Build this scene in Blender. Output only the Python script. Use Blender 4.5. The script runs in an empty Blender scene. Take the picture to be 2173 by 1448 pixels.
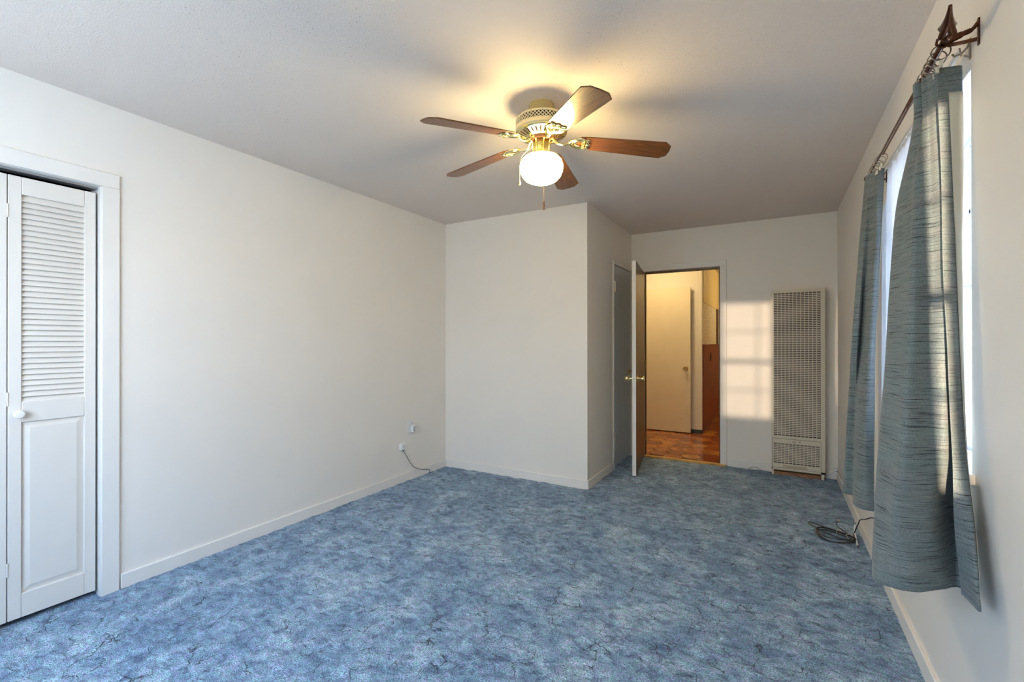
import bpy, bmesh, math, random
from math import sin, cos, pi, radians, sqrt, atan2
from mathutils import Vector, Matrix, noise

random.seed(7)
C = bpy.context.scene.collection
S = bpy.context.scene

# ------------------------------------------------------------------ camera
YAW, PITCH, ROLL = .517896, .0019235, -.0007926
F = Vector((-sin(YAW)*cos(PITCH), cos(YAW)*cos(PITCH), sin(PITCH)))
r0 = Vector((cos(YAW), sin(YAW), 0)); u0 = r0.cross(F)
Rr = r0*cos(ROLL)+u0*sin(ROLL); U = Rr.cross(F)
cam_d = bpy.data.cameras.new('camera'); cam = bpy.data.objects.new('camera', cam_d)
C.objects.link(cam)
M = Matrix((Rr, U, -F)).transposed().to_4x4(); M.translation = (0, 0, 1.2506)
cam.matrix_world = M
cam_d.sensor_width = 36; cam_d.lens = 982.3*36/2173; cam_d.clip_start = .02
S.camera = cam

# ------------------------------------------------------------------ world, sun, exposure
W = bpy.data.worlds.new('sky'); S.world = W; W.use_nodes = True
wn = W.node_tree.nodes; wl = W.node_tree.links
bg = wn['Background']
tc = wn.new('ShaderNodeTexCoord'); sp = wn.new('ShaderNodeSeparateXYZ'); rp = wn.new('ShaderNodeValToRGB')
wl.new(tc.outputs['Generated'], sp.inputs[0]); wl.new(sp.outputs['Z'], rp.inputs[0]); wl.new(rp.outputs[0], bg.inputs[0])
rp.color_ramp.elements[0].color = (.74, .86, 1, 1); rp.color_ramp.elements[0].position = .02
rp.color_ramp.elements[1].color = (.45, .68, 1, 1); rp.color_ramp.elements[1].position = .6
bg.inputs[1].default_value = 4.5
sun_d = bpy.data.lights.new('sun', 'SUN'); sun = bpy.data.objects.new('sun', sun_d); C.objects.link(sun)
sun_d.energy = 6.5; sun_d.color = (1, .77, .54); sun_d.angle = radians(.9)
sun.rotation_euler = Vector((0, 1, -.097)).to_track_quat('-Z', 'Y').to_euler()
sun.location = (0, -8, 6)
def portal(loc, rot, sx, sy):
    d = bpy.data.lights.new('window_daylight', 'AREA'); d.shape = 'RECTANGLE'; d.size = sx; d.size_y = sy
    d.cycles.is_portal = True
    o = bpy.data.objects.new('window_daylight', d); o.location = loc; o.rotation_euler = rot; C.objects.link(o)
portal((.72, 2.36, 1.45), (0, radians(90), 0), 1.2, 1.05)
portal((-1.65, -.74, 1.55), (radians(-90), 0, pi), 1.7, 1.3)
portal((-.01, -.74, 1.62), (radians(-90), 0, pi), 1.0, 1.2)
S.view_settings.view_transform = 'Standard'; S.view_settings.look = 'None'
S.view_settings.gamma = 1; S.view_settings.use_curve_mapping = False
S.view_settings.exposure = 1.85

# ------------------------------------------------------------------ materials
def new_mat(name):
    m = bpy.data.materials.new(name); m.use_nodes = True
    return m, m.node_tree.nodes, m.node_tree.links, m.node_tree.nodes['Principled BSDF']
def coords(n, l, kind='Object', scale=(1, 1, 1)):
    t = n.new('ShaderNodeTexCoord'); mp = n.new('ShaderNodeMapping'); mp.inputs['Scale'].default_value = scale
    l.new(t.outputs[kind], mp.inputs[0]); return mp.outputs[0]
def noise_n(n, l, vec, scale, detail=2, rough=.5, dist=0):
    t = n.new('ShaderNodeTexNoise'); t.inputs['Scale'].default_value = scale
    t.inputs['Detail'].default_value = detail; t.inputs['Roughness'].default_value = rough
    t.inputs['Distortion'].default_value = dist
    l.new(vec, t.inputs['Vector']); return t.outputs['Fac']
def ramp(n, l, fac, stops):
    r = n.new('ShaderNodeValToRGB'); e = r.color_ramp.elements
    while len(e) < len(stops): e.new(.5)
    for i, (p, c) in enumerate(stops):
        e[i].position = p; e[i].color = tuple(c)+((1,) if len(c) == 3 else ())
    l.new(fac, r.inputs[0]); return r.outputs[0]
def mix(n, l, fac, a, b, mode='MIX'):
    m = n.new('ShaderNodeMix'); m.data_type = 'RGBA'; m.blend_type = mode
    if isinstance(fac, (int, float)): m.inputs['Factor'].default_value = fac
    else: l.new(fac, m.inputs['Factor'])
    for s, v in (('A', a), ('B', b)):
        i = [x for x in m.inputs if x.name == s and x.type == 'RGBA'][0]
        if isinstance(v, tuple): i.default_value = v if len(v) == 4 else v+(1,)
        else: l.new(v, i)
    return [o for o in m.outputs if o.type == 'RGBA'][0]
def bump(n, l, h, strength, dist, bsdf):
    b = n.new('ShaderNodeBump'); b.inputs['Strength'].default_value = strength; b.inputs['Distance'].default_value = dist
    l.new(h, b.inputs['Height']); l.new(b.outputs[0], bsdf.inputs['Normal']); return b
def simple(name, col, rough=.6, metal=0, spec=.5, coat=0, nscale=0, namt=.08, bscale=0, bstr=.2, bdist=.001, sc=(1, 1, 1)):
    m, n, l, b = new_mat(name)
    b.inputs['Roughness'].default_value = rough; b.inputs['Metallic'].default_value = metal
    b.inputs['Specular IOR Level'].default_value = spec; b.inputs['Coat Weight'].default_value = coat
    if nscale:
        v = coords(n, l, scale=sc); f = noise_n(n, l, v, nscale, 4)
        lo = tuple(c*(1-namt) for c in col); hi = tuple(min(1, c*(1+namt)) for c in col)
        l.new(ramp(n, l, f, [(.3, lo), (.7, hi)]), b.inputs['Base Color'])
    else: b.inputs['Base Color'].default_value = tuple(col)+(1,)
    if bscale:
        v = coords(n, l, scale=sc); bump(n, l, noise_n(n, l, v, bscale, 3), bstr, bdist, b)
    return m

MW = simple('wall_paint', (.90, .85, .785), .42, spec=.4, nscale=3, namt=.012, bscale=160, bstr=.12, bdist=.002)
MWC = simple('wall_paint_cream', (.80, .77, .70), .6, nscale=3, namt=.015, bscale=160, bstr=.12, bdist=.002)
MTR = simple('trim_paint', (.88, .84, .79), .38, nscale=6, namt=.02)
MDOORW = simple('door_white_gloss', (.74, .74, .74), .28, nscale=4, namt=.03)
MBIF = simple('bifold_paint', (.80, .75, .69), .42, nscale=9, namt=.015)
MCREAM = simple('door_cream', (.80, .72, .56), .35, nscale=3, namt=.04)
MBRASS = simple('brass', (.95, .84, .44), .16, metal=1)
MBRASSM = simple('brass_cream', (.86, .76, .46), .38, metal=.35, spec=.6)
MBRASSD = simple('brass_aged', (.45, .33, .14), .28, metal=1)
MDARK = simple('dark_cavity', (.02, .016, .014), .8)
MDARKR = simple('flywheel_brown', (.10, .04, .02), .4)
MWHITE = simple('white_plastic', (.82, .82, .82), .35)
MGREYD = simple('dark_vinyl', (.05, .06, .08), .5)
MHEAT = simple('heater_enamel', (.76, .69, .56), .35, nscale=4, namt=.03)
MBRONZE = simple('rod_bronze', (.10, .038, .02), .22, metal=.8, nscale=60, namt=.4)
MRING = simple('ring_metal', (.36, .31, .26), .3, metal=.9)
MCLIP = simple('clip_metal', (.75, .70, .58), .35, metal=.5)
MCABLE = simple('cable_black', (.025, .02, .02), .4)
MCABLEW = simple('cable_white', (.8, .8, .8), .4)
MCORD = simple('cord_grey', (.13, .12, .12), .5)
MCONC = simple('outdoor_concrete', (.80, .78, .74), .9, nscale=5, namt=.1)
MBARRIER = simple('barrier_boards', (.50, .42, .32), .8, nscale=5, namt=.15)
MEAVE = simple('eave_brown', (.08, .06, .06), .6)
MLINE = simple('curtain_lining', (.80, .76, .66), .9)
MWOODY = simple('threshold_wood', (.62, .36, .10), .4, nscale=14, namt=.35, sc=(1, 6, 1))
MBASEW = simple('raw_wood', (.34, .17, .09), .7, nscale=30, namt=.4, sc=(1, 4, 4))

def wood(name, lo, hi, rough, sc, coat=0, nscale=3.0):
    m, n, l, b = new_mat(name)
    v = coords(n, l, scale=sc); f = noise_n(n, l, v, nscale, 6, .6, 1.2)
    l.new(ramp(n, l, f, [(.3, lo), (.55, tuple((a+c)/2 for a, c in zip(lo, hi))), (.75, hi)]), b.inputs['Base Color'])
    b.inputs['Roughness'].default_value = rough; b.inputs['Coat Weight'].default_value = coat
    b.inputs['Coat Roughness'].default_value = .04
    return m
MBLADE = wood('blade_wood', (.075, .022, .005), (.29, .11, .026), .38, (2, 22, 22), coat=.35)
MDOORB = wood('door_brown_wood', (.075, .034, .015), (.16, .08, .035), .38, (14, 14, .9))
MWAIN = wood('wainscot_redwood', (.14, .030, .014), (.40, .095, .035), .4, (10, 10, .8))

def ceiling_mat():
    m, n, l, b = new_mat('ceiling_texture')
    v = coords(n, l)
    a = noise_n(n, l, v, 140, 2, .5); a2 = noise_n(n, l, v, 190, 2)
    s = n.new('ShaderNodeMath'); s.operation = 'MULTIPLY_ADD'; l.new(a2, s.inputs[0]); s.inputs[1].default_value = .35
    rr = ramp(n, l, a, [(.44, (0, 0, 0)), (.66, (1, 1, 1))]); l.new(rr, s.inputs[2])
    bump(n, l, s.outputs[0], .28, .0025, b)
    # small pits in the sprayed texture, drawn as darker spots
    vo = n.new('ShaderNodeTexVoronoi'); vo.inputs['Scale'].default_value = 42; l.new(v, vo.inputs['Vector'])
    big = noise_n(n, l, v, 1.3, 2)
    d = ramp(n, l, vo.outputs['Distance'], [(.05, (1, 1, 1)), (.16, (0, 0, 0))])
    k = ramp(n, l, big, [(.42, (0, 0, 0)), (.62, (1, 1, 1))])
    mm = mix(n, l, 1.0, d, k, 'MULTIPLY')
    base = ramp(n, l, noise_n(n, l, v, 2.2, 3), [(.3, (.85, .76, .69)), (.7, (.87, .78, .71))])
    l.new(mix(n, l, mm, base, (.56, .52, .50)), b.inputs['Base Color'])
    b.inputs['Roughness'].default_value = .9; b.inputs['Specular IOR Level'].default_value = .2
    return m
MCEIL = ceiling_mat()

def carpet_mat():
    m, n, l, b = new_mat('carpet_blue')
    v = coords(n, l)
    big = noise_n(n, l, v, 4.2, 5, .66, .5)
    mid = noise_n(n, l, coords(n, l, scale=(1, 1.5, 1)), 15, 5, .68, .7)
    fine = noise_n(n, l, coords(n, l, scale=(.75, 1.3, 1)), 250, 2, .7)
    hue = noise_n(n, l, v, 55, 3, .6)
    c1 = ramp(n, l, big, [(.28, (.125, .20, .315)), (.47, (.225, .335, .46)), (.68, (.41, .52, .61))])
    c2 = ramp(n, l, mid, [(.32, (.36, .40, .52)), (.48, (.95, .96, .98)), (.66, (1.5, 1.46, 1.36))])  # low dips darkened in the colour, painted shade between pile lumps
    c = mix(n, l, 1.0, c1, c2, 'MULTIPLY')
    h = ramp(n, l, hue, [(.35, (1.12, .93, 1.08)), (.6, (.88, 1.07, 1.0))])
    c = mix(n, l, 1.0, c, h, 'MULTIPLY')
    f = ramp(n, l, fine, [(.36, (.22, .25, .36)), (.5, (.95, .97, 1)), (.64, (1.75, 1.7, 1.6))])
    c = mix(n, l, 1.0, c, f, 'MULTIPLY')
    # cracks between clumps of pile
    wv = n.new('ShaderNodeVectorMath'); wv.operation = 'ADD'
    nt = n.new('ShaderNodeTexNoise'); nt.inputs['Scale'].default_value = 13; nt.inputs['Detail'].default_value = 4; l.new(v, nt.inputs['Vector'])
    ns = n.new('ShaderNodeVectorMath'); ns.operation = 'SCALE'; ns.inputs['Scale'].default_value = .11
    l.new(nt.outputs['Color'], ns.inputs[0]); l.new(v, wv.inputs[0]); l.new(ns.outputs[0], wv.inputs[1])
    vo = n.new('ShaderNodeTexVoronoi'); vo.feature = 'DISTANCE_TO_EDGE'; vo.inputs['Scale'].default_value = 10
    l.new(wv.outputs[0], vo.inputs['Vector'])
    cr = ramp(n, l, vo.outputs['Distance'], [(.0, (1, 1, 1)), (.022, (0, 0, 0))])
    on = ramp(n, l, noise_n(n, l, v, 9, 3), [(.49, (0, 0, 0)), (.60, (1, 1, 1))])
    crm = mix(n, l, 1.0, cr, on, 'MULTIPLY')
    c = mix(n, l, crm, c, (.012, .022, .055))
    l.new(c, b.inputs['Base Color'])
    b.inputs['Roughness'].default_value = 1; b.inputs['Specular IOR Level'].default_value = .1
    b.inputs['Sheen Weight'].default_value = .25; b.inputs['Sheen Roughness'].default_value = .5
    ad = n.new('ShaderNodeMath'); ad.operation = 'MULTIPLY_ADD'; l.new(fine, ad.inputs[0]); ad.inputs[1].default_value = .5; l.new(mid, ad.inputs[2])
    sb = n.new('ShaderNodeMath'); sb.operation = 'SUBTRACT'; l.new(ad.outputs[0], sb.inputs[0]); l.new(crm, sb.inputs[1])
    bump(n, l, sb.outputs[0], .9, .012, b)
    return m
MCARP = carpet_mat()

def tile_mat():
    m, n, l, b = new_mat('terracotta_tile')
    at = n.new('ShaderNodeAttribute'); at.attribute_name = 'tone'
    v = coords(n, l)
    c = ramp(n, l, at.outputs['Fac'], [(0, (.26, .055, .016)), (.5, (.40, .11, .022)), (1, (.56, .24, .045))])
    d = ramp(n, l, noise_n(n, l, v, 9, 4), [(.3, (.75, .7, .7)), (.7, (1.2, 1.2, 1.1))])
    l.new(mix(n, l, 1.0, c, d, 'MULTIPLY'), b.inputs['Base Color'])
    b.inputs['Roughness'].default_value = .22; b.inputs['Coat Weight'].default_value = .3
    return m
MTILE = tile_mat()
MGROUT = simple('grout_dark', (.05, .022, .012), .7)

def wallpaper_mat():
    m, n, l, b = new_mat('speckled_wallpaper')
    v = coords(n, l, scale=(1, 1, 2.2)); f = noise_n(n, l, v, 17, 5, .72, .5)
    l.new(ramp(n, l, f, [(.37, (.10, .08, .05)), (.44, (.76, .70, .55)), (1, (.84, .80, .66))]), b.inputs['Base Color'])
    b.inputs['Roughness'].default_value = .7
    return m
MPAPER = wallpaper_mat()

def fabric_mat():
    m, n, l, b = new_mat('curtain_fabric')
    v1 = coords(n, l, 'UV', (7, 320, 1)); v2 = coords(n, l, 'UV', (9, 650, 1)); v3 = coords(n, l, 'UV', (420, 90, 1)); v4 = coords(n, l, 'UV', (1.2, 14, 1))
    a = noise_n(n, l, v1, 1, 3, .6); bb = noise_n(n, l, v2, 1, 2, .6); w = noise_n(n, l, v3, 1, 2); z = noise_n(n, l, v4, 1, 2)
    base = ramp(n, l, bb, [(.3, (.14, .17, .175)), (.5, (.205, .24, .24)), (.72, (.29, .325, .315))])
    tint = ramp(n, l, z, [(.35, (1.04, .98, .99)), (.6, (.96, 1.01, 1.01))])
    base = mix(n, l, 1.0, base, tint, 'MULTIPLY')
    lines = ramp(n, l, a, [(.37, (.20, .20, .24)), (.43, (1, 1, 1)), (.62, (1.05, 1.05, 1.05)), (.72, (1.25, 1.2, 1.15))])
    base = mix(n, l, 1.0, base, lines, 'MULTIPLY')
    ww = ramp(n, l, w, [(.35, (.82, .82, .84)), (.6, (1.08, 1.08, 1.08))])
    base = mix(n, l, 1.0, base, ww, 'MULTIPLY')
    l.new(base, b.inputs['Base Color'])
    b.inputs['Roughness'].default_value = .85; b.inputs['Specular IOR Level'].default_value = .2
    b.inputs['Sheen Weight'].default_value = .3
    tr = n.new('ShaderNodeBsdfTranslucent'); l.new(base, tr.inputs[0])
    mx = n.new('ShaderNodeMixShader'); mx.inputs[0].default_value = .18
    l.new(b.outputs[0], mx.inputs[1]); l.new(tr.outputs[0], mx.inputs[2])
    l.new(mx.outputs[0], n['Material Output'].inputs[0])
    bump(n, l, a, .35, .001, b)
    return m
MFAB = fabric_mat()
def translucent(name, col, t):
    m, n, l, b = new_mat(name)
    b.inputs['Base Color'].default_value = col+(1,); b.inputs['Roughness'].default_value = .9
    tr = n.new('ShaderNodeBsdfTranslucent'); tr.inputs[0].default_value = col+(1,)
    mx = n.new('ShaderNodeMixShader'); mx.inputs[0].default_value = t
    l.new(b.outputs[0], mx.inputs[1]); l.new(tr.outputs[0], mx.inputs[2]); l.new(mx.outputs[0], n['Material Output'].inputs[0])
    return m
MSHEER = translucent('sheer_white', (.80, .80, .82), .42)
MLINE = translucent('curtain_lining', (.80, .76, .64), .25)
def glass_mat():
    m, n, l, b = new_mat('window_glass')
    n.remove(b)
    t = n.new('ShaderNodeBsdfTransparent'); g = n.new('ShaderNodeBsdfGlossy'); g.inputs['Roughness'].default_value = .02
    fr = n.new('ShaderNodeFresnel'); fr.inputs[0].default_value = 1.45
    ge = n.new('ShaderNodeNewGeometry'); iv = n.new('ShaderNodeMath'); iv.operation = 'SUBTRACT'; iv.inputs[0].default_value = 1
    l.new(ge.outputs['Backfacing'], iv.inputs[1]); mu = n.new('ShaderNodeMath'); mu.operation = 'MULTIPLY'
    l.new(fr.outputs[0], mu.inputs[0]); l.new(iv.outputs[0], mu.inputs[1])
    mx = n.new('ShaderNodeMixShader'); l.new(mu.outputs[0], mx.inputs[0]); l.new(t.outputs[0], mx.inputs[1]); l.new(g.outputs[0], mx.inputs[2])
    l.new(mx.outputs[0], n['Material Output'].inputs[0]); return m
MGLASS = glass_mat()
def emit(name, col, st):
    m, n, l, b = new_mat(name)
    b.inputs['Base Color'].default_value = (.9, .88, .8, 1); b.inputs['Roughness'].default_value = .25
    b.inputs['Emission Color'].default_value = col+(1,); b.inputs['Emission Strength'].default_value = st
    return m
def globe_mat():
    m, n, l, b = new_mat('opal_glass_lit')
    b.inputs['Base Color'].default_value = (.9, .88, .8, 1); b.inputs['Roughness'].default_value = .18
    v = coords(n, l, scale=(1, 1, 5)); f = noise_n(n, l, v, 6, 3, .5, .4)
    l.new(ramp(n, l, f, [(.35, (1, .70, .24)), (.62, (1, .80, .38))]), b.inputs['Emission Color'])
    b.inputs['Emission Strength'].default_value = 14.5
    return m
MGLOBE = globe_mat()
MLAMP = emit('hall_lamp_glass', (1, .74, .36), 22)

# ------------------------------------------------------------------ mesh builder
class MB:
    def __init__(s): s.v = []; s.f = []; s.mi = []; s.uv = None
    def add(s, vs, fs, mi=0):
        o = len(s.v); s.v += [Vector(a) for a in vs]
        for f in fs: s.f.append([i+o for i in f]); s.mi.append(mi)
        return s
    def box(s, x0, x1, y0, y1, z0, z1, mi=0):
        x0, x1 = sorted((x0, x1)); y0, y1 = sorted((y0, y1)); z0, z1 = sorted((z0, z1))
        return s.add([(x, y, z) for z in (z0, z1) for y in (y0, y1) for x in (x0, x1)],
                     [(0, 2, 3, 1), (4, 5, 7, 6), (0, 1, 5, 4), (2, 6, 7, 3), (0, 4, 6, 2), (1, 3, 7, 5)], mi)
    def prism(s, poly, z0, z1, mi=0):
        n = len(poly)
        return s.add([(x, y, z0) for x, y in poly]+[(x, y, z1) for x, y in poly],
                     [tuple(range(n))[::-1], tuple(range(n, 2*n))]+[(i, (i+1) % n, n+(i+1) % n, n+i) for i in range(n)], mi)
    def lathe(s, prof, c=(0, 0, 0), axis='Z', seg=32, mi=0, cap=True):
        c = Vector(c)
        if isinstance(axis, str): ax = {'X': Vector((1, 0, 0)), 'Y': Vector((0, 1, 0)), 'Z': Vector((0, 0, 1))}[axis]
        else: ax = Vector(axis).normalized()
        a = ax.orthogonal().normalized(); b = ax.cross(a)
        vs = []; fs = []
        for r, h in prof:
            for k in range(seg):
                t = 2*pi*k/seg; vs.append(c+ax*h+(a*cos(t)+b*sin(t))*r)
        for i in range(len(prof)-1):
            for k in range(seg):
                k2 = (k+1) % seg; fs.append((i*seg+k, i*seg+k2, (i+1)*seg+k2, (i+1)*seg+k))
        if cap:
            fs.append(tuple(range(seg))[::-1]); fs.append(tuple((len(prof)-1)*seg+k for k in range(seg)))
        return s.add(vs, fs, mi)
    def tube(s, path, r, seg=8, closed=False, mi=0):
        P = [Vector(p) for p in path]; n = len(P); vs = []; fs = []; prev = None
        for i, p in enumerate(P):
            if closed: t = (P[(i+1) % n]-P[i-1]).normalized()
            else: t = (P[min(i+1, n-1)]-P[max(i-1, 0)]).normalized()
            if prev is None: a = t.orthogonal().normalized()
            else: a = (prev-t*prev.dot(t)).normalized()
            prev = a; b = t.cross(a); rr = r[i] if isinstance(r, (list, tuple)) else r
            for k in range(seg): vs.append(p+(a*cos(2*pi*k/seg)+b*sin(2*pi*k/seg))*rr)
        m = n if closed else n-1
        for i in range(m):
            j = (i+1) % n
            for k in range(seg):
                k2 = (k+1) % seg; fs.append((i*seg+k, i*seg+k2, j*seg+k2, j*seg+k))
        if not closed: fs += [tuple(range(seg))[::-1], tuple((n-1)*seg+k for k in range(seg))]
        return s.add(vs, fs, mi)
    def grid(s, G, mi=0):
        h = len(G); w = len(G[0])
        return s.add([p for row in G for p in row], [(i*w+j, i*w+j+1, (i+1)*w+j+1, (i+1)*w+j) for i in range(h-1) for j in range(w-1)], mi)

def smooth_path(P, n=8, closed=False):
    P = [Vector(p) for p in P]; out = []; N = len(P)
    for i in range(N if closed else N-1):
        if closed: a, b, c, d = P[i-1], P[i], P[(i+1) % N], P[(i+2) % N]
        else: a, b, c, d = P[max(i-1, 0)], P[i], P[i+1], P[min(i+2, N-1)]
        for k in range(n):
            t = k/n
            out.append(.5*((2*b)+(c-a)*t+(2*a-5*b+4*c-d)*t*t+(3*b-a-3*c+d)*t**3))
    if not closed: out.append(P[-1])
    return out

ORG = {}
def build(name, mb, mat, parent=None, bevel=0, ang=35, solid=0, local=False):
    root = Vector((0, 0, 0))
    if parent is not None: root = ORG[parent.name]
    elif not local and mb.v:
        lo = [min(p[i] for p in mb.v) for i in range(3)]; hi = [max(p[i] for p in mb.v) for i in range(3)]
        root = Vector(((lo[0]+hi[0])/2, (lo[1]+hi[1])/2, lo[2]))
    off = Vector((0, 0, 0)) if local else root
    me = bpy.data.meshes.new(name)
    me.from_pydata([p-off for p in mb.v], [], mb.f)
    mats = mat if isinstance(mat, (list, tuple)) else [mat]
    for m in mats: me.materials.append(m)
    for p, i in zip(me.polygons, mb.mi): p.material_index = i
    bm = bmesh.new(); bm.from_mesh(me)
    if mb.uv is None: bmesh.ops.recalc_face_normals(bm, faces=bm.faces)
    bm.to_mesh(me); bm.free()
    if mb.uv:
        uvl = me.uv_layers.new(name='UVMap')
        for lp in me.loops: uvl.data[lp.index].uv = mb.uv[lp.vertex_index]
    me.polygons.foreach_set('use_smooth', [True]*len(me.polygons))
    me.set_sharp_from_angle(angle=radians(ang))
    o = bpy.data.objects.new(name, me); C.objects.link(o)
    if parent is not None: o.parent = parent
    elif not local: o.location = root
    ORG[o.name] = root
    if bevel:
        md = o.modifiers.new('edge', 'BEVEL'); md.width = bevel; md.segments = 2; md.limit_method = 'ANGLE'; md.angle_limit = radians(40)
        md.harden_normals = False
    if solid:
        md = o.modifiers.new('thick', 'SOLIDIFY'); md.thickness = solid; md.offset = 0
    return o
def thing(name, loc, label=None, cat=None, group=None, kind=None):
    o = bpy.data.objects.new(name, None); C.objects.link(o); o.location = loc; o.empty_display_size = .05
    ORG[o.name] = Vector(loc)
    return tag(o, label, cat, group, kind)
def tag(o, label=None, cat=None, group=None, kind=None):
    if label: o['label'] = label
    if cat: o['category'] = cat
    if group: o['group'] = group
    if kind: o['kind'] = kind
    return o
def struct(name, mb, mat, label, cat, **k): return tag(build(name, mb, mat, **k), label, cat, kind='structure')

# ------------------------------------------------------------------ room numbers
H = 2.44
XL, YA, XB, YC, XR, YR = -2.9045, 3.741, -1.394, 5.133, .4895, -.6
T = .12

# ------------------------------------------------------------------ floor: carpet with a gently lumpy pile
mb = MB(); st = .022; nx = int((XR-XL+.13)/st)+1; ny = int((5.126-YR+.02)/st)+1
G = []
for j in range(ny+1):
    row = []
    for i in range(nx+1):
        x = XL-.10+(XR-XL+.13)*i/nx; y = YR-.02+(5.126-YR+.02)*j/ny
        h = noise.noise(Vector((x*9, y*9, 0)))*.004+noise.noise(Vector((x*17, y*21, 5)))*.0085
        row.append((x, y, h-.004))
    G.append(row)
mb.grid(G)
struct('floor', mb, MCARP, 'worn mottled blue wall-to-wall carpet', 'floor')
# hall floor: hexagonal terracotta tiles over grout
mb = MB(); mb.box(-3.4, 1.0, 5.09, 11.1, -.05, -.006, 1)
tones = []
R_ = .1155
fl = []
j = 0; y = 5.05
while y < 11:
    x = -3.4+(0 if j % 2 == 0 else 1.5*R_)
    while x < 1.0:
        c = Vector((x, y, 0)); vs = []
        for k in range(6):
            a = pi/3*k; vs.append((c.x+cos(a)*(R_-.0045), c.y+sin(a)*(R_-.0045)))
        if 5.16 < y < 10.9: fl.append(vs)
        x += 3*R_
    y += R_*sqrt(3)/2; j += 1
for vs in fl: mb.prism(vs, -.008, .0, 0)
o = struct('floor_hall', mb, [MTILE, MGROUT], 'glossy orange hexagonal terracotta tile floor beyond the doorway', 'floor', bevel=0)
at = o.data.attributes.new('tone', 'FLOAT', 'FACE'); vals = [0.]*len(o.data.polygons)
q = 6
for t_ in range(len(fl)):
    v = random.random()
    for k in range(8): vals[q+t_*8+k] = v
at.data.foreach_set('value', vals)
mb = MB(); mb.box(-1.30, -.43, 5.095, 5.165, -.01, .010)
struct('trim_1', mb, MWOODY, 'golden wooden threshold strip between blue carpet and hall tiles', 'threshold', bevel=.003)

# ------------------------------------------------------------------ ceiling
mb = MB(); mb.box(-3.6, 1.15, -.75, 11.2, H, H+.12)
struct('ceiling', mb, MCEIL, 'sprayed texture ceiling, pale mauve grey', 'ceiling')

# ------------------------------------------------------------------ walls
def wall_y(mb, y0, y1, xs, openings):
    """wall running along X between y0..y1, openings = (xa, xb, za, zb)"""
    xa, xb = xs; cur = xa
    for (a, b, z0, z1) in sorted(openings):
        mb.box(cur, a, y0, y1, -.02, H+.01)
        if z0 > 0: mb.box(a, b, y0, y1, -.02, z0)
        mb.box(a, b, y0, y1, z1, H+.01); cur = b
    mb.box(cur, xb, y0, y1, -.02, H+.01); return mb
def wall_x(mb, x0, x1, ys, openings):
    ya, yb = ys; cur = ya
    for (a, b, z0, z1) in sorted(openings):
        mb.box(x0, x1, cur, a, -.02, H+.01)
        if z0 > 0: mb.box(x0, x1, a, b, -.02, z0)
        mb.box(x0, x1, a, b, z1, H+.01); cur = b
    mb.box(x0, x1, cur, yb, -.02, H+.01); return mb
mb = wall_x(MB(), XL-T, XL, (YR-.12, YA+.02), [(.36, .985, 0, 2.026)])
struct('wall_left', mb, MW, 'long plain white wall with the bifold closet', 'wall')
mb = MB(); mb.box(XL-.62, XL-.60, .1, 1.3, -.02, 2.3).box(XL-.62, XL-T, .1, .12, -.02, 2.3).box(XL-.62, XL-T, 1.28, 1.3, -.02, 2.3).box(XL-.62, XL-T, .1, 1.3, 2.28, 2.3).box(XL-.62, XL-.0, .1, 1.3, -.04, -.02)
struct('wall_closet', mb, MDARK, 'inside of the closet behind the bifold door, shade painted near-black', 'wall')  # near-black colour stands in for the unlit closet interior
mb = wall_y(MB(), YA, YA+T, (XL-T, XB), [])
struct('wall_center', mb, MW, 'white wall jutting into the room beside the hall doorway', 'wall')
mb = wall_x(MB(), XB-T, XB, (YA+T, YC), [(4.474, 5.095, 0, 2.022)])
mb.box(XB-T-.35, XB-T-.33, 4.3, 5.13, 0, 2.4)
struct('wall_center_side', mb, MW, 'side of the jutting white wall, holding the white closet door', 'wall')
mb = wall_y(MB(), YC, YC+T, (-3.4, 1.0), [(-1.262, -.489, 0, 2.022)])
struct('wall_back', mb, MW, 'white end wall with the hall doorway and the heater', 'wall')
# right wall with rounded plaster corners at the window opening
WY0, WY1, WZ0, WZ1 = 1.855, 2.865, .845, 2.035
mb = MB()
rr = .05
mb.box(XR, XR+.2, YR-.12, .951, -.02, H+.01)
near = [(XR, .95)]+[(XR+rr-rr*cos(a), WY0-rr+rr*sin(a)) for a in [pi/2*k/8 for k in range(9)]]+[(XR+.2, WY0), (XR+.2, .95)]
mb.prism(near[::-1], -.02, H+.01)
far = [(XR, WY1+rr)]+[(XR+rr-rr*cos(a), WY1+rr-rr*sin(a)) for a in [pi/2*k/8 for k in range(9)]]
far = [(XR, 5.30)]+far+[(XR+.2, WY1), (XR+.2, 5.30)]
mb.prism(far, -.02, H+.01)
mb.box(XR+.0002, XR+.2, WY0-rr-.02, WY1+rr+.02, -.02, WZ0)
mb.box(XR+.0002, XR+.2, WY0-rr-.02, WY1+rr+.02, WZ1, H+.01)
struct('wall_right', mb, MW, 'white wall with the curtained window', 'wall')
RZ0, RZ1 = 1.02, 2.215
mb = wall_y(MB(), YR-T, YR, (XL-T, XR+.2), [(-2.5, -.8, .9, 2.2), (-.53, .489, RZ0, RZ1)])
struct('wall_rear', mb, MW, 'white wall behind the viewpoint with the sun window and an added fill window', 'wall')

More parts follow.
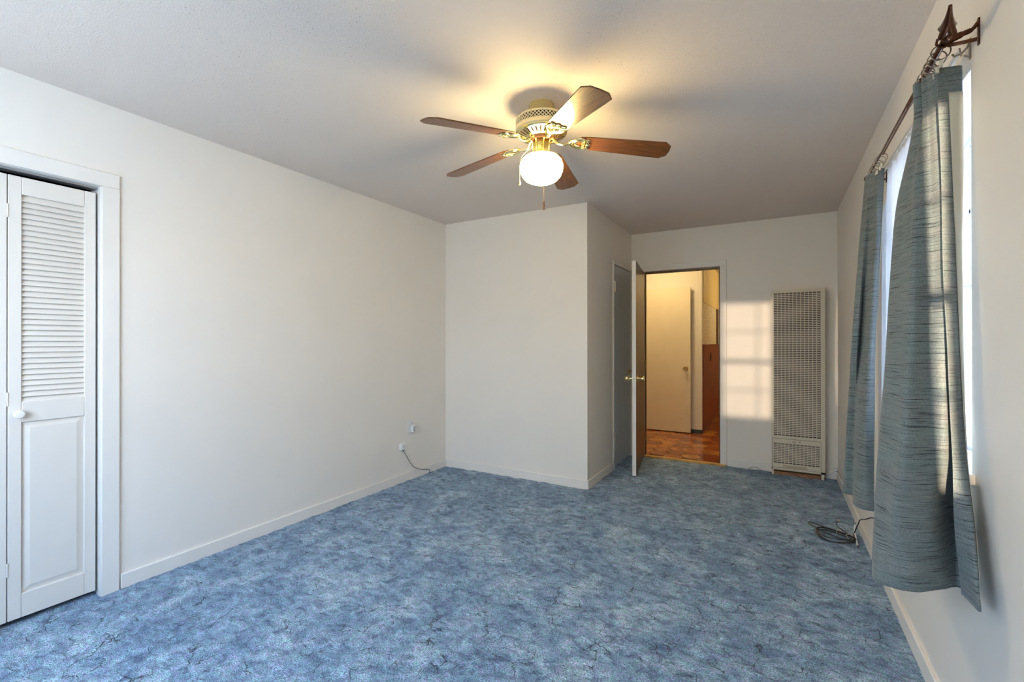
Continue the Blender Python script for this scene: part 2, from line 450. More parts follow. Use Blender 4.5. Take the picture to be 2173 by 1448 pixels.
# hall shell
mb = MB(); mb.box(-3.4, -.873, 6.75, 6.87, -.02, H+.01)
struct('wall_hall', mb, MWC, 'cream hall wall seen through the doorway beside the open cream door', 'wall')
mb = MB(); mb.box(-.993, -.873, 6.87, 11.1, -.02, 1.80)
struct('wall_passage', mb, MPAPER, 'passage wall with speckled cream wallpaper above dark wood', 'wall')
mb = MB(); mb.box(-.993, -.866, 6.8705, 11.1, 1.80, H+.01)
MYEL = simple('soffit_yellow', (.80, .66, .34), .6)
struct('wall_passage_upper', mb, MYEL, 'yellow painted band of wall above the speckled wallpaper', 'wall')
mb = MB(); mb.box(-3.52, -3.4, 5.13, 7, -.02, H).box(.9, 1.02, 5.13, 11.2, -.02, H).box(-1, 1.02, 11.1, 11.2, -.02, H)
struct('wall_hall_ends', mb, MWC, 'hidden end walls closing the hall', 'wall')
mb = MB(); mb.box(-.873, -.858, 6.80, 11.1, 0, 1.195).box(-.873, -.845, 6.79, 11.1, 1.195, 1.213)
y = 6.80
while y < 11: mb.box(-.858, -.8565, y+.006, y+.13, .06, 1.19); y += .145
struct('trim_2', mb, MWAIN, 'dark reddish wood wainscot panelling in the passage', 'wainscot', bevel=.002)
mb = MB(); mb.box(-.873, -.855, 8.50, 8.66, 1.213, 1.80)
struct('trim_3', mb, MDOORB, 'dark upright strip between the wallpaper pieces', 'trim')
mb = MB(); mb.box(-3.4, -.868, 6.738, 6.75, 0, .05).box(-.873, -.861, 6.738, 6.80, 0, .05)
struct('baseboard_hall', mb, MGREYD, 'low dark vinyl baseboard in the hall', 'baseboard')

# baseboards
def bb(name, segs, label):
    mb = MB()
    for x0, x1, y0, y1 in segs: mb.box(x0, x1, y0, y1, -.01, .070)
    struct(name, mb, MTR, label, 'baseboard', bevel=.004)
bb('baseboard_left', [(XL, XL+.012, 1.062, YA)], 'white baseboard along the long left wall')
bb('baseboard_center', [(XL+.012, XB+.012, YA-.012, YA)], 'white baseboard along the jutting wall')
bb('baseboard_side', [(XB, XB+.012, YA-.001, 4.412)], 'short white baseboard on the side of the jutting wall')
bb('baseboard_back', [(-.429, -.032, YC-.012, YC), (.382, XR, YC-.012, YC)], 'white baseboard along the end wall by the heater')
bb('baseboard_right', [(XR-.012, XR, YR, YC-.012)], 'white baseboard along the window wall')

# door casings
def casing(name, label, plane, a0, a1, z1, w, axis, side, wall_t=T):
    mb = MB(); p0, p1 = (plane, plane+side*.013)
    def bx(u0, u1, z0, z1, q0=p0, q1=p1):
        if axis == 'y': mb.box(u0, u1, q0, q1, z0, z1)
        else: mb.box(q0, q1, u0, u1, z0, z1)
    bx(a0-w, a0, -.01, z1); bx(a1, a1+w, -.01, z1); bx(a0-w, a1+w, z1, z1+w)
    j0, j1 = plane, plane-side*wall_t          # jamb lining
    bx(a0-.012, a0+.002, -.01, z1, j0, j1); bx(a1-.002, a1+.012, -.01, z1, j0, j1); bx(a0, a1, z1-.002, z1+.012, j0, j1)
    return struct(name, mb, MTR, label, 'door frame', bevel=.0025)
casing('trim_4', 'white casing around the bifold closet opening', XL, .362, .984, 2.024, .072, 'x', 1)
casing('trim_5', 'white casing around the doorway to the tiled hall', YC, -1.260, -.491, 2.02, .060, 'y', -1)
casing('trim_6', 'white casing around the small white closet door', XB, 4.476, 5.092, 2.019, .034, 'x', 1)
mb = MB(); mb.box(-1.26, -.491, YC+.045, YC+.058, 1.995, 2.018).box(-.506, -.493, YC+.045, YC+.058, 0, 2.0).box(-1.258, -1.245, YC+.045, YC+.058, 0, 2.0)
struct('trim_7', mb, MDOORB, 'thin dark door stop inside the hall doorway', 'door stop')
mb = MB(); mb.box(XL-.075, XL-.028, .365, .98, 2.012, 2.024)
struct('trim_8', mb, simple('track_grey', (.35, .35, .36), .4, metal=.5), 'grey metal sliding track over the bifold door', 'track')

# ------------------------------------------------------------------ bifold closet door
def knob(mb, c, d, prof, mi=0): mb.lathe(prof, c, d, 24, mi)
d1 = thing('door_1', (XL-.04, .667, .02), 'white louvered bifold closet door with a round knob', 'closet door', kind='structure')
for (y0, y1, vis) in ((.6695, .972, True), (.366, .6665, False)):
    x1 = XL-.022; x0 = x1-.028; z0, z1 = .022, 1.990; s_ = .043
    mb = MB()
    mb.box(x0, x1, y0, y0+s_, z0, z1).box(x0, x1, y1-s_, y1, z0, z1)
    mb.box(x0, x1, y0+s_, y1-s_, 1.912, z1).box(x0, x1, y0+s_, y1-s_, .893, .985).box(x0, x1, y0+s_, y1-s_, z0, .129)
    leaf = build('door_leaf', mb, MBIF, d1, bevel=.0025)
    mb = MB(); n_ = 37; zz = (1.912-.985)/n_
    for k in range(n_):
        zc = .985+zz*(k+.5)
        mb.add([(x1-.003, y0+s_, zc-zz*.62), (x1-.003, y1-s_, zc-zz*.62), (x1-.020, y1-s_, zc+zz*.55), (x1-.020, y0+s_, zc+zz*.55),
                (x1-.008, y0+s_, zc-zz*.70), (x1-.008, y1-s_, zc-zz*.70), (x1-.025, y1-s_, zc+zz*.47), (x1-.025, y0+s_, zc+zz*.47)],
               [(0, 1, 2, 3), (7, 6, 5, 4), (0, 4, 5, 1), (1, 5, 6, 2), (2, 6, 7, 3), (3, 7, 4, 0)])
    build('louver_slats', mb, MBIF, leaf)
    mb = MB(); a, b, c, d = y0+s_, y1-s_, .129, .893; i_ = .028; xa = x1-.013; xb = x1-.005
    mb.add([(xa, a, c), (xa, b, c), (xa, b, d), (xa, a, d), (xb, a+i_, c+i_), (xb, b-i_, c+i_), (xb, b-i_, d-i_), (xb, a+i_, d-i_)],
           [(0, 1, 5, 4), (1, 2, 6, 5), (2, 3, 7, 6), (3, 0, 4, 7), (4, 5, 6, 7)])
    build('raised_panel', mb, MBIF, leaf, ang=10)
    if vis:
        mb = MB(); knob(mb, (x1, .700, .932), 'X', [(.009, 0), (.009, .010), (.016, .014), (.0205, .020), (.0205, .026), (.015, .032), (.004, .034)])
        tag(build('knob', mb, MTR, leaf), 'round white painted knob')
for (za) in (1.83, 1.0, .25):
    mb = MB(); mb.tube([(XL-.021, .668, za-.03), (XL-.021, .668, za+.03)], .003, 8)
    build('hinge', mb, MBIF, d1)

# ------------------------------------------------------------------ small white closet door (jutting wall)
d3 = thing('door_3', (XB-.02, 4.785, .012), 'flat white gloss closet door behind the open brown door', 'closet door', kind='structure')
mb = MB(); mb.box(XB-.032, XB+.004, 4.480, 5.088, .014, 2.012)
slab3 = build('slab', mb, MDOORW, d3, bevel=.002)
for zc in (1.80, .30):
    mb = MB(); mb.box(XB+.003, XB+.0055, 4.482, 4.520, zc-.045, zc+.045)
    mb.tube([(XB+.012, 4.488, zc-.052), (XB+.012, 4.488, zc+.052)], .0065, 10)
    tag(build('hinge', mb, MCLIP, d3), 'metal butt hinge')
mb = MB(); mb.box(XB+.003, XB+.010, 4.985, 5.02, .895, .955).lathe([(.008, 0), (.008, .012), (.011, .016), (.011, .022), (.004, .026)], (XB+.008, 5.0, .935), 'X', 16)
mb.tube([(XB+.013, 4.86, .925), (XB+.013, 5.03, .925)], .004, 8)
tag(build('latch', mb, MBRASSD, d3), 'small aged brass slide bolt')

# ------------------------------------------------------------------ open brown door leaf
HG = Vector((-1.246, 5.112, 0)); ED = Vector((-1.122, 4.285, 0))
dr = (ED-HG).normalized(); nr = Vector((-dr.y, dr.x, 0))   # nr: side away from / toward camera
if nr.x < 0: nr = -nr                                        # nr points to +X (doorway side)
L_ = (ED-HG).length; th = .036
d2 = thing('door_2', HG+Vector((0, 0, .008)), 'door standing open into the room, brown wood face and white painted edge', 'door', kind='structure')
def P(s, t, z): v = HG+dr*s+nr*t; return (v.x, v.y, z)
def pbox(mb, s0, s1, t0, t1, z0, z1, mis=None):
    vs = [P(s, t, z) for z in (z0, z1) for t in (t0, t1) for s in (s0, s1)]
    fs = [(0, 2, 3, 1), (4, 5, 7, 6), (0, 1, 5, 4), (2, 6, 7, 3), (0, 4, 6, 2), (1, 3, 7, 5)]
    for i, f in enumerate(fs):
        pass
    o = len(mb.v); mb.v += [Vector(v) for v in vs]
    for i, f in enumerate(fs): mb.f.append([k+o for k in f]); mb.mi.append(mis[i] if mis else 0)
mb = MB(); pbox(mb, 0, L_, -th, 0, .010, 2.003, [0, 0, 0, 1, 0, 0])
build('slab', mb, [MTR, MDOORB], d2, bevel=.0015)
kp = [(.031, 0), (.031, .004), (.024, .008), (.012, .010), (.010, .030), (.015, .036), (.024, .042), (.0265, .052), (.0265, .066), (.023, .072), (.020, .071)]
zk = .905
mb = MB(); knob(mb, P(L_-.062, 0, zk), nr, kp); tag(build('knob', mb, MBRASS, d2), 'brass knob on the brown face')
mb = MB(); knob(mb, P(L_-.062, -th, zk), -nr, kp); tag(build('knob', mb, MBRASS, d2), 'brass knob on the white face')
mb = MB(); pbox(mb, L_, L_+.0015, -th*.5-.012, -th*.5+.012, zk-.028, zk+.028); lp = build('latch_plate', mb, MCLIP, d2)
mb = MB(); mb.lathe([(.006, 0), (.006, .007)], P(L_, -th*.5, zk), dr, 12); build('latch_bolt', mb, MBRASSD, lp)
for zc in (1.80, 1.0, .22):
    mb = MB(); mb.tube([P(-.004, .004, zc-.045), P(-.004, .004, zc+.045)], .006, 10); build('hinge', mb, MBRASSD, d2)

# ------------------------------------------------------------------ cream hall door
d4 = thing('door_4', (-1.40, 6.69, .01), 'flat cream door standing open against the hall wall', 'door', kind='structure')
mb = MB(); mb.box(-1.80, -1.006, 6.665, 6.70, .012, 1.995)
build('slab', mb, MCREAM, d4, bevel=.002)
mb = MB(); knob(mb, (-1.068, 6.665, .885), (0, -1, 0), kp); tag(build('knob', mb, MBRASSD, d4), 'aged brass knob')
mb = MB(); knob(mb, (-1.068, 6.70, .885), (0, 1, 0), [(.02, 0), (.02, .03), (.01, .036)]); build('back_knob', mb, MBRASSD, d4)

# ------------------------------------------------------------------ windows
def sash(win, name, P0, u, n, w, h, rail, cols, rows, zb, bot=None, mt=.009, hr=None, mat=None):
    """P0 lower corner, u width dir, n thickness dir"""
    P0 = Vector(P0); u = Vector(u); n = Vector(n); zv = Vector((0, 0, 1)); hr = hr or rail; bot = bot or hr
    def bx(mb, a0, a1, b0, b1, t0=0, t1=.03):
        vs = [P0+u*a+n*t+zv*b for b in (b0, b1) for t in (t0, t1) for a in (a0, a1)]
        mb.add(vs, [(0, 2, 3, 1), (4, 5, 7, 6), (0, 1, 5, 4), (2, 6, 7, 3), (0, 4, 6, 2), (1, 3, 7, 5)])
    mb = MB(); bx(mb, 0, rail, 0, h); bx(mb, w-rail, w, 0, h); bx(mb, rail, w-rail, 0, bot); bx(mb, rail, w-rail, h-hr, h)
    for c in range(1, cols):
        a = rail+(w-2*rail)*c/cols; bx(mb, a-mt, a+mt, bot, h-hr, .004, .026)
    for r in range(1, rows):
        b = bot+(h-bot-hr)*r/rows; bx(mb, rail, w-rail, b-mt, b+mt, .004, .026)
    s = build(name, mb, mat or MTR, win, bevel=.002)
    mb = MB(); bx(mb, rail, w-rail, bot, h-hr, .014, .017); build('glass_pane', mb, MGLASS, s)
    return s
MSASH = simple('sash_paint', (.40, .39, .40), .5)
w1 = thing('window_1', (XR+.14, 2.36, WZ0), 'white double-hung window behind the blue-grey curtains', 'window', kind='structure')
mb = MB(); xf0, xf1 = XR+.10, XR+.19
mb.box(xf0, xf1, WY0-.002, WY0+.022, WZ0, WZ1).box(xf0, xf1, WY1-.022, WY1+.002, WZ0, WZ1).box(xf0, xf1, WY0, WY1, WZ1-.022, WZ1+.002).box(xf0, xf1, WY0, WY1, WZ0-.002, WZ0+.02)
build('frame', mb, MTR, w1, bevel=.002)
sash(w1, 'lower_sash', (XR+.105, WY0+.02, .862), (0, 1, 0), (1, 0, 0), WY1-WY0-.04, .64, .042, 2, 2, 0, bot=.034, mat=MSASH)
sash(w1, 'upper_sash', (XR+.140, WY0+.02, 1.452), (0, 1, 0), (1, 0, 0), WY1-WY0-.04, .575, .042, 2, 2, 0, mat=MSASH)
mb = MB(); mb.box(XR-.028, XR+.10, 1.785, 2.93, .842, .872)
struct('window_sill', mb, MTR, 'white wooden window sill ending behind the near curtain', 'window sill', bevel=.006)
w2 = thing('fill_window', (-1.65, YR-.06, .9), 'added wide fill-light window, unseen, in the wall behind the viewpoint', 'window', kind='structure')
sash(w2, 'sash', (-2.5, YR-.09, .9), (1, 0, 0), (0, 1, 0), 1.7, 1.3, .04, 2, 1, 0)  # unseen window, added to give frontal fill light
w3 = thing('window_3', (-.01, YR-.06, RZ0), 'multi-pane window behind the viewpoint letting in low sun', 'window', kind='structure')
sash(w3, 'sash', (-.53, YR-.09, RZ0), (1, 0, 0), (0, 1, 0), 1.017, .60, .06, 1, 2, 0, bot=.045, mt=.006, hr=.022)
sash(w3, 'upper_sash', (-.53, YR-.09, 1.612), (1, 0, 0), (0, 1, 0), 1.017, .603, .06, 1, 2, 0, mt=.006, hr=.022)
mb = MB(); mb.box(-.161, -.147, YR-.085, YR-.064, RZ0, RZ1); build('mullion', mb, MTR, w3)

def dimmer_mat():  # added unseen sheet that weakens the sun through part of the window
    m, n, l, b = new_mat('sun_dimmer'); b.inputs['Base Color'].default_value = (.12, .12, .12, 1)
    t = n.new('ShaderNodeBsdfTransparent'); mx = n.new('ShaderNodeMixShader'); mx.inputs[0].default_value = .915
    l.new(t.outputs[0], mx.inputs[1]); l.new(b.outputs[0], mx.inputs[2]); l.new(mx.outputs[0], n['Material Output'].inputs[0]); return m
mb = MB(); mb.add([(-.53, YR-.115, RZ0), (-.03, YR-.115, RZ0), (-.03, YR-.115, RZ1), (-.53, YR-.115, RZ1)], [(0, 1, 2, 3)])
build('sun_dimmer', mb, dimmer_mat(), w3)
# added unseen cloth at the rear window, blocks part of the sun
G = []
for k in range(11):
    z = .7+1.6*k/10
    G.append([(-.035+.442*i/24, YR+.045+.018*sin(i*1.1), z) for i in range(25)])
mb = MB(); mb.grid(G)
dr_ = build('sun_blocker', mb, MLINE, solid=.004)
tag(dr_, 'added sun-blocking cloth over part of the rear window behind the viewpoint', 'curtain')

# ------------------------------------------------------------------ outdoors
mb = MB(); mb.box(-14, 14, -14, YR-.2, -.3, -.15).box(XR+.25, 14, -1, 14, -.3, -.15)
struct('ground', mb, MCONC, 'pale concrete ground outside the windows', 'ground')
mb = MB()  # added unseen board wall keeping low sun out of the wide window
x = -7.0
while x < -.6: mb.box(x, x+.155, -3.05 if int(x*1000) % 2 else -3.045, -3.02, -.2, 2.45); x += .145
mb.box(-7, -.6, -3.055, -3.04, -.2, 2.44).box(-7, -.6, -3.10, -3.05, 2.1, 2.2).box(-7, -.6, -3.10, -3.05, .3, .4)
tag(build('sun_barrier', mb, MBARRIER), 'added board barrier outside the rear window, unseen, blocking low sun', 'sun_barrier')
mb = MB(); mb.box(XR+.2, XR+.75, 1.2, 4.0, 2.16, 2.20).box(XR+.72, XR+.76, 1.2, 4.0, 2.06, 2.22)
tag(build('roof_eave', mb, MEAVE), 'dark brown roof eave over the curtained window outside', 'eave')

# ------------------------------------------------------------------ wall heater
hx0, hx1, hy0, hz0, hz1 = -.037, .387, 5.033, .045, 1.735
ht = thing('wall_heater', (.175, YC-.05, .0), 'tall narrow beige wall furnace with slotted louvered grille', 'heater')
mb = MB(); t_ = .004
mb.box(hx0, hx0+t_, hy0+.004, YC-.0005, hz0, hz1).box(hx1-t_, hx1, hy0+.004, YC-.0005, hz0, hz1).box(hx0, hx1, hy0+.004, YC-.0005, hz1-t_, hz1)
mb.box(hx0, hx1, hy0+.004, YC-.0005, hz0, hz0+t_)
build('cabinet', mb, MHEAT, ht)
mb = MB(); mb.box(hx0+.006, hx1-.006, hy0+.035, hy0+.045, hz0+.006, hz1-.006)
MCAV = wood('furnace_inside', (.010, .008, .008), (.07, .035, .02), .7, (3, 3, 2))
build('heat_chamber', mb, MCAV, ht)
def grille(name, x0, x1, z0, z1, sx0, sx1, sz0, sz1, rows, yf, cols=12):
    mb = MB(); th_ = .003
    mb.box(x0, sx0, yf, yf+th_, z0, z1).box(sx1, x1, yf, yf+th_, z0, z1).box(sx0, sx1, yf, yf+th_, sz1, z1).box(sx0, sx1, yf, yf+th_, z0, sz0)
    pz = (sz1-sz0)/(rows); px = (sx1-sx0)/cols; gap = px*.19
    for r in range(1, rows):
        z = sz0+pz*r; mb.box(sx0, sx1, yf, yf+th_, z-pz*.24, z+pz*.24)
    for c in range(1, cols):
        x = sx0+px*c; mb.box(x-gap/2, x+gap/2, yf-.0004, yf+th_, sz0, sz1)
    for r in range(rows):            # little hoods over every slot
        zt = sz0+pz*(r+1)-pz*.22
        for c in range(cols):
            a = sx0+px*c+gap/2; b = sx0+px*(c+1)-gap/2; q = (b-a)*.18
            mb.add([(a, yf, zt), (b, yf, zt), (b-q, yf-.004, zt-pz*.16), (a+q, yf-.004, zt-pz*.16), (a, yf, zt-pz*.18), (b, yf, zt-pz*.18)],
                   [(0, 1, 2, 3), (0, 3, 4), (1, 5, 2)])
    return mb
mb = grille('g', hx0, hx1, .341, hz1, -.016, .354, .370, 1.707, 82, hy0)
mb.box(hx0, hx0+.008, hy0, hy0+.003, hz0, .341).box(.3555, hx1, hy0, hy0+.003, hz0, .341).box(hx0, hx1, hy0, hy0+.003, hz0, .064)
build('front_grille', mb, MHEAT, ht)
mb = grille('g', hx0+.0105, .3535, .0665, .3385, -.018, .344, .109, .296, 12, hy0-.001)
acc = build('access_panel', mb, MHEAT, ht)
mb = MB()
mb.box(.135, .156, hy0-.002, hy0-.0008, .316, .321)
tag(build('nameplate', mb, MGREYD, acc), 'tiny dark nameplate')
mb = MB(); mb.box(.188, .195, hy0-.002, hy0-.0008, .313, .321); build('door_catch', mb, MGREYD, acc)
mb = MB(); mb.box(.055, .25, hy0-.0018, hy0-.0008, .070, .094)
tag(build('sticker', mb, simple('old_tape', (.58, .47, .34), .6), acc), 'faded tan label strip')
mb = MB(); mb.box(hx0+.02, hx1-.035, hy0+.004, YC-.014, -.008, .028)
tag(build('base_board', mb, MBASEW, ht), 'bare brown wood strip under the heater')
mb = MB(); mb.box(hx0+.002, hx0+.02, hy0+.003, YC-.014, -.008, .046); build('foot', mb, MHEAT, ht)
mb = MB(); mb.box(hx1-.03, hx1-.008, hy0+.003, YC-.014, -.008, .046); build('foot', mb, MHEAT, ht)

# ------------------------------------------------------------------ ceiling fan
FX, FY = -1.020, 2.090
fan = thing('ceiling_fan', (FX, FY, H), 'five-blade wood and brass ceiling fan with lit white globe', 'ceiling fan')
c0 = (FX, FY, 0)
mb = MB(); mb.lathe([(.060, 2.440), (.064, 2.434), (.064, 2.392), (.058, 2.388)], c0, 'Z', 48)
build('canopy', mb, MBRASS, fan)
mb = MB(); mb.lathe([(.060, 2.388), (.116, 2.372), (.127, 2.362), (.127, 2.356)], c0, 'Z', 64, cap=False)
mb.lathe([(.128, 2.324), (.131, 2.318), (.131, 2.304), (.126, 2.298)], c0, 'Z', 64, cap=False)
hs = build('motor_housing', mb, MBRASSM, fan)
mb = MB(); n_ = 44; zt, zb = 2.357, 2.323                   # diamond pierced band
for k in range(n_):
    for dirn in (1, -1):
        for seg in range(1):
            a0 = 2*pi*k/n_; a1 = a0+dirn*2*pi/n_*2
            pts = []
            for q in range(5):
                a = a0+(a1-a0)*q/4; pts.append((FX+.1275*cos(a), FY+.1275*sin(a), zt+(zb-zt)*q/4))
            mb.tube(pts, .0022, 4)
build('pierced_band', mb, MBRASSM, hs)
mb = MB(); mb.lathe([(.119, 2.36), (.119, 2.30)], c0, 'Z', 48); build('motor_core', mb, MDARKR, hs)
mb = MB(); mb.lathe([(.126, 2.300), (.128, 2.294), (.122, 2.288), (.115, 2.286)], c0, 'Z', 64, cap=False)
mb.lathe([(.082, 2.273), (.072, 2.268), (.070, 2.274), (.080, 2.280)], c0, 'Z', 64, cap=False)
for k in range(30):
    a = 2*pi*k/30; e = Vector((cos(a), sin(a), 0)); s_ = Vector((-sin(a), cos(a), 0))
    vs = []
    for (r, z, w_) in ((.117, 2.287, .0075), (.080, 2.272, .0050)):
        for sg in (-1, 1):
            for dz in (0, .004): p = Vector((FX, FY, z+dz))+e*r+s_*w_*sg; vs.append(p)
    mb.add(vs, [(0, 2, 6, 4), (1, 5, 7, 3), (0, 4, 5, 1), (2, 3, 7, 6)])
build('vent_ring', mb, MBRASS, fan)
mb = MB(); mb.lathe([(.112, 2.302), (.070, 2.283), (.05, 2.280)], c0, 'Z', 48); build('motor_base', mb, MDARKR, fan)
mb = MB(); mb.lathe([(.048, 2.285), (.052, 2.275), (.048, 2.262), (.036, 2.258)], c0, 'Z', 48); build('flywheel', mb, MDARKR, fan)
mb = MB(); mb.lathe([(.034, 2.266), (.043, 2.263), (.0445, 2.258), (.0445, 2.206), (.046, 2.203), (.046, 2.199), (.040, 2.195)], c0, 'Z', 48)
sw = build('switch_housing', mb, MBRASS, fan)
mb = MB()
mb.lathe([(.040, 2.197), (.052, 2.190), (.055, 2.183)], c0, 'Z', 48)
for k in range(24):
    a = 2*pi*k/24; mb.lathe([(.002, -.006), (.006, -.003), (.0065, 0), (.005, .004)], (FX+.053*cos(a), FY+.053*sin(a), 2.186), 'Z', 8)
build('lamp_fitter', mb, MBRASS, fan)
mb = MB(); mb.lathe([(.050, 2.186), (.062, 2.184), (.085, 2.174), (.102, 2.156), (.1085, 2.132), (.107, 2.108), (.097, 2.083), (.080, 2.064), (.055, 2.052), (.028, 2.046), (.006, 2.0445)], c0, 'Z', 64)
globe = build('globe_shade', mb, MGLOBE, fan); tag(globe, 'glowing white opal glass globe')
# chains
mb = MB()
cx_, cy_ = FX+.005+.113*sin(YAW), FY-.113*cos(YAW)
pts = smooth_path([(FX+.03*sin(YAW), FY-.045, 2.225), (FX+.065*sin(YAW), FY-.085, 2.205), (cx_, cy_, 2.165), (cx_, cy_, 2.05), (cx_, cy_, 1.925)], 10)
mb.tube(pts, .0009, 5)
z = 1.93
while z < 2.16: mb.lathe([(.0006, -.0013), (.0015, 0), (.0006, .0013)], (cx_, cy_, z), 'Z', 6); z += .0052
ch = build('pull_chain', mb, MBRASSD, fan)
mb = MB(); mb.lathe([(.0015, 1.926), (.0045, 1.921), (.0045, 1.916), (.0035, 1.912), (.0052, 1.905), (.0055, 1.896), (.0032, 1.890), (.0052, 1.886), (.0045, 1.880)], (cx_, cy_, 0), 'Z', 16)
tag(build('pull_pendant', mb, MBASEW, ch), 'turned wood and brass pull')
gx, gy = FX-.104, FY-.030
mb = MB(); mb.tube(smooth_path([(FX-.043, FY-.012, 2.232), (FX-.08, FY-.022, 2.21), (gx, gy, 2.17), (gx-.004, gy, 2.07)], 8), .0009, 5)
ch = build('pull_chain', mb, MBRASS, fan)
mb = MB(); mb.lathe([(.001, 2.072), (.004, 2.066), (.0065, 2.055), (.006, 2.046), (.002, 2.040)], (gx-.004, gy, 0), 'Z', 16)
tag(build('pull_pendant', mb, MBRASS, ch), 'small yellow brass pull')
# blade set, modelled along +X from the hub, then turned to each place
def blade_mesh():
    mb = MB(); r0_, r1_ = .178, .640
    out = [(r0_, -.030), (r0_+.02, -.047), (r0_+.06, -.053), (r1_-.035, -.068), (r1_-.004, -.040), (r1_, 0), (r1_-.004, .040), (r1_-.035, .068), (r0_+.06, .053), (r0_+.02, .047), (r0_, .030)]
    mb.prism(out, -.003, .003)
    return mb
def bracket_mesh():
    mb = MB()
    leafp = smooth_path([(.140, 0, 0), (.152, .020, 0), (.178, .036, 0), (.205, .040, 0), (.222, .030, 0), (.236, .034, 0), (.228, .012, 0), (.240, 0, 0),
                         (.228, -.012, 0), (.236, -.034, 0), (.222, -.030, 0), (.205, -.040, 0), (.178, -.036, 0), (.152, -.020, 0)], 6, True)
    mb.tube([(p.x, p.y, -.0065) for p in leafp], .0062, 8, True)
    inner = smooth_path([(.158, 0, 0), (.178, .020, 0), (.205, .022, 0), (.218, 0, 0), (.205, -.022, 0), (.178, -.020, 0)], 6, True)
    mb.tube([(p.x, p.y, -.0065) for p in inner], .0050, 8, True)
    mb.tube([(.218, 0, -.0065), (.238, 0, -.0065)], .004, 8)
    mb.tube(smooth_path([(.040, 0, .014), (.060, 0, .008), (.085, 0, -.014), (.115, 0, -.018), (.142, 0, -.008)], 6), [.0095]*6+[.0085]*6+[.007]*6+[.006]*6+[.006], 10)
    for y in (-.018, .018): mb.lathe([(.0045, -.014), (.0045, -.009), (.002, -.008)], (.212, y, 0), 'Z', 10)
    return mb
bl0 = None
tilt = Matrix.Rotation(0, 4, 'X')
nrm = Vector((.0193, -.0247, 1)).normalized()
tiltm = Vector((0, 0, 1)).rotation_difference(nrm).to_matrix().to_4x4()
for k in range(5):
    a = radians(172.16-72*(k-1))
    place = Matrix.Translation((0, 0, 2.268-H)) @ tiltm @ Matrix.Rotation(a, 4, 'Z') @ Matrix.Rotation(radians(5.6), 4, 'Y')
    if k == 0:
        bl = build('blade', blade_mesh(), MBLADE, fan, bevel=.0015, local=True)
        br = build('blade_bracket', bracket_mesh(), MBRASS, fan, local=True)
        b0, k0 = bl, br
    else:
        bl = b0.copy(); C.objects.link(bl); br = k0.copy(); C.objects.link(br)
    bl.matrix_basis = place @ Matrix.Rotation(radians(-11), 4, 'X')
    br.matrix_basis = place @ Matrix.Rotation(radians(-11), 4, 'X')

# hall ceiling lamp (just out of sight above the door head)
hl = thing('hall_lamp', (-1.35, 5.95, H), 'warm domed ceiling lamp lighting the hall', 'ceiling lamp')
mb = MB(); mb.lathe([(.11, H), (.115, H-.015), (.10, H-.02)], (-1.35, 5.95, 0), 'Z', 32); build('base', mb, MBRASS, hl)
mb = MB(); mb.lathe([(.10, H-.018), (.115, H-.04), (.10, H-.075), (.06, H-.095), (.01, H-.10)], (-1.35, 5.95, 0), 'Z', 32); build('dome', mb, MLAMP, hl)
hl = thing('hall_lamp', (.1, 8.3, H), 'warm domed ceiling lamp further along the passage', 'ceiling lamp')
mb = MB(); mb.lathe([(.11, H), (.115, H-.015), (.10, H-.02)], (.1, 8.3, 0), 'Z', 32); build('base', mb, MBRASS, hl)
mb = MB(); mb.lathe([(.10, H-.018), (.115, H-.04), (.10, H-.075), (.06, H-.095), (.01, H-.10)], (.1, 8.3, 0), 'Z', 32); build('dome', mb, MLAMP, hl)

# ------------------------------------------------------------------ curtains
def catmull(vals, t):
    n = len(vals)-1; t = max(0, min(n-1e-6, t)); i = int(t); f = t-i
    a, b, c, d = vals[max(i-1, 0)], vals[i], vals[i+1], vals[min(i+2, n)]
    return .5*((2*b)+(c-a)*f+(2*a-5*b+4*c-d)*f*f+(3*b-a-3*c+d)*f**3)
def hermite_levels(levels, z):
    """levels: [(z, [(x,y),...])] descending; smooth in z"""
    zs = [l[0] for l in levels]
    if z >= zs[0]: i, f = 0, 0.
    elif z <= zs[-1]: i, f = len(zs)-2, 1.
    else:
        i = max(k for k in range(len(zs)-1) if zs[k] >= z); f = (zs[i]-z)/(zs[i]-zs[i+1])
    npt = len(levels[0][1]); out = []
    for k in range(npt):
        P_ = [Vector((*l[1][k], 0)) for l in levels]
        def m(j):
            if j <= 0: return (P_[1]-P_[0])/(zs[0]-zs[1])
            if j >= len(zs)-1: return (P_[-1]-P_[-2])/(zs[-2]-zs[-1])
            return (P_[j+1]-P_[j-1])/(zs[j-1]-zs[j+1])
        h = zs[i]-zs[i+1]; m0, m1 = m(i)*h, m(i+1)*h
        f2, f3 = f*f, f**3
        out.append(P_[i]*(2*f3-3*f2+1)+m0*(f3-2*f2+f)+P_[i+1]*(-2*f3+3*f2)+m1*(f3-f2))
    return out
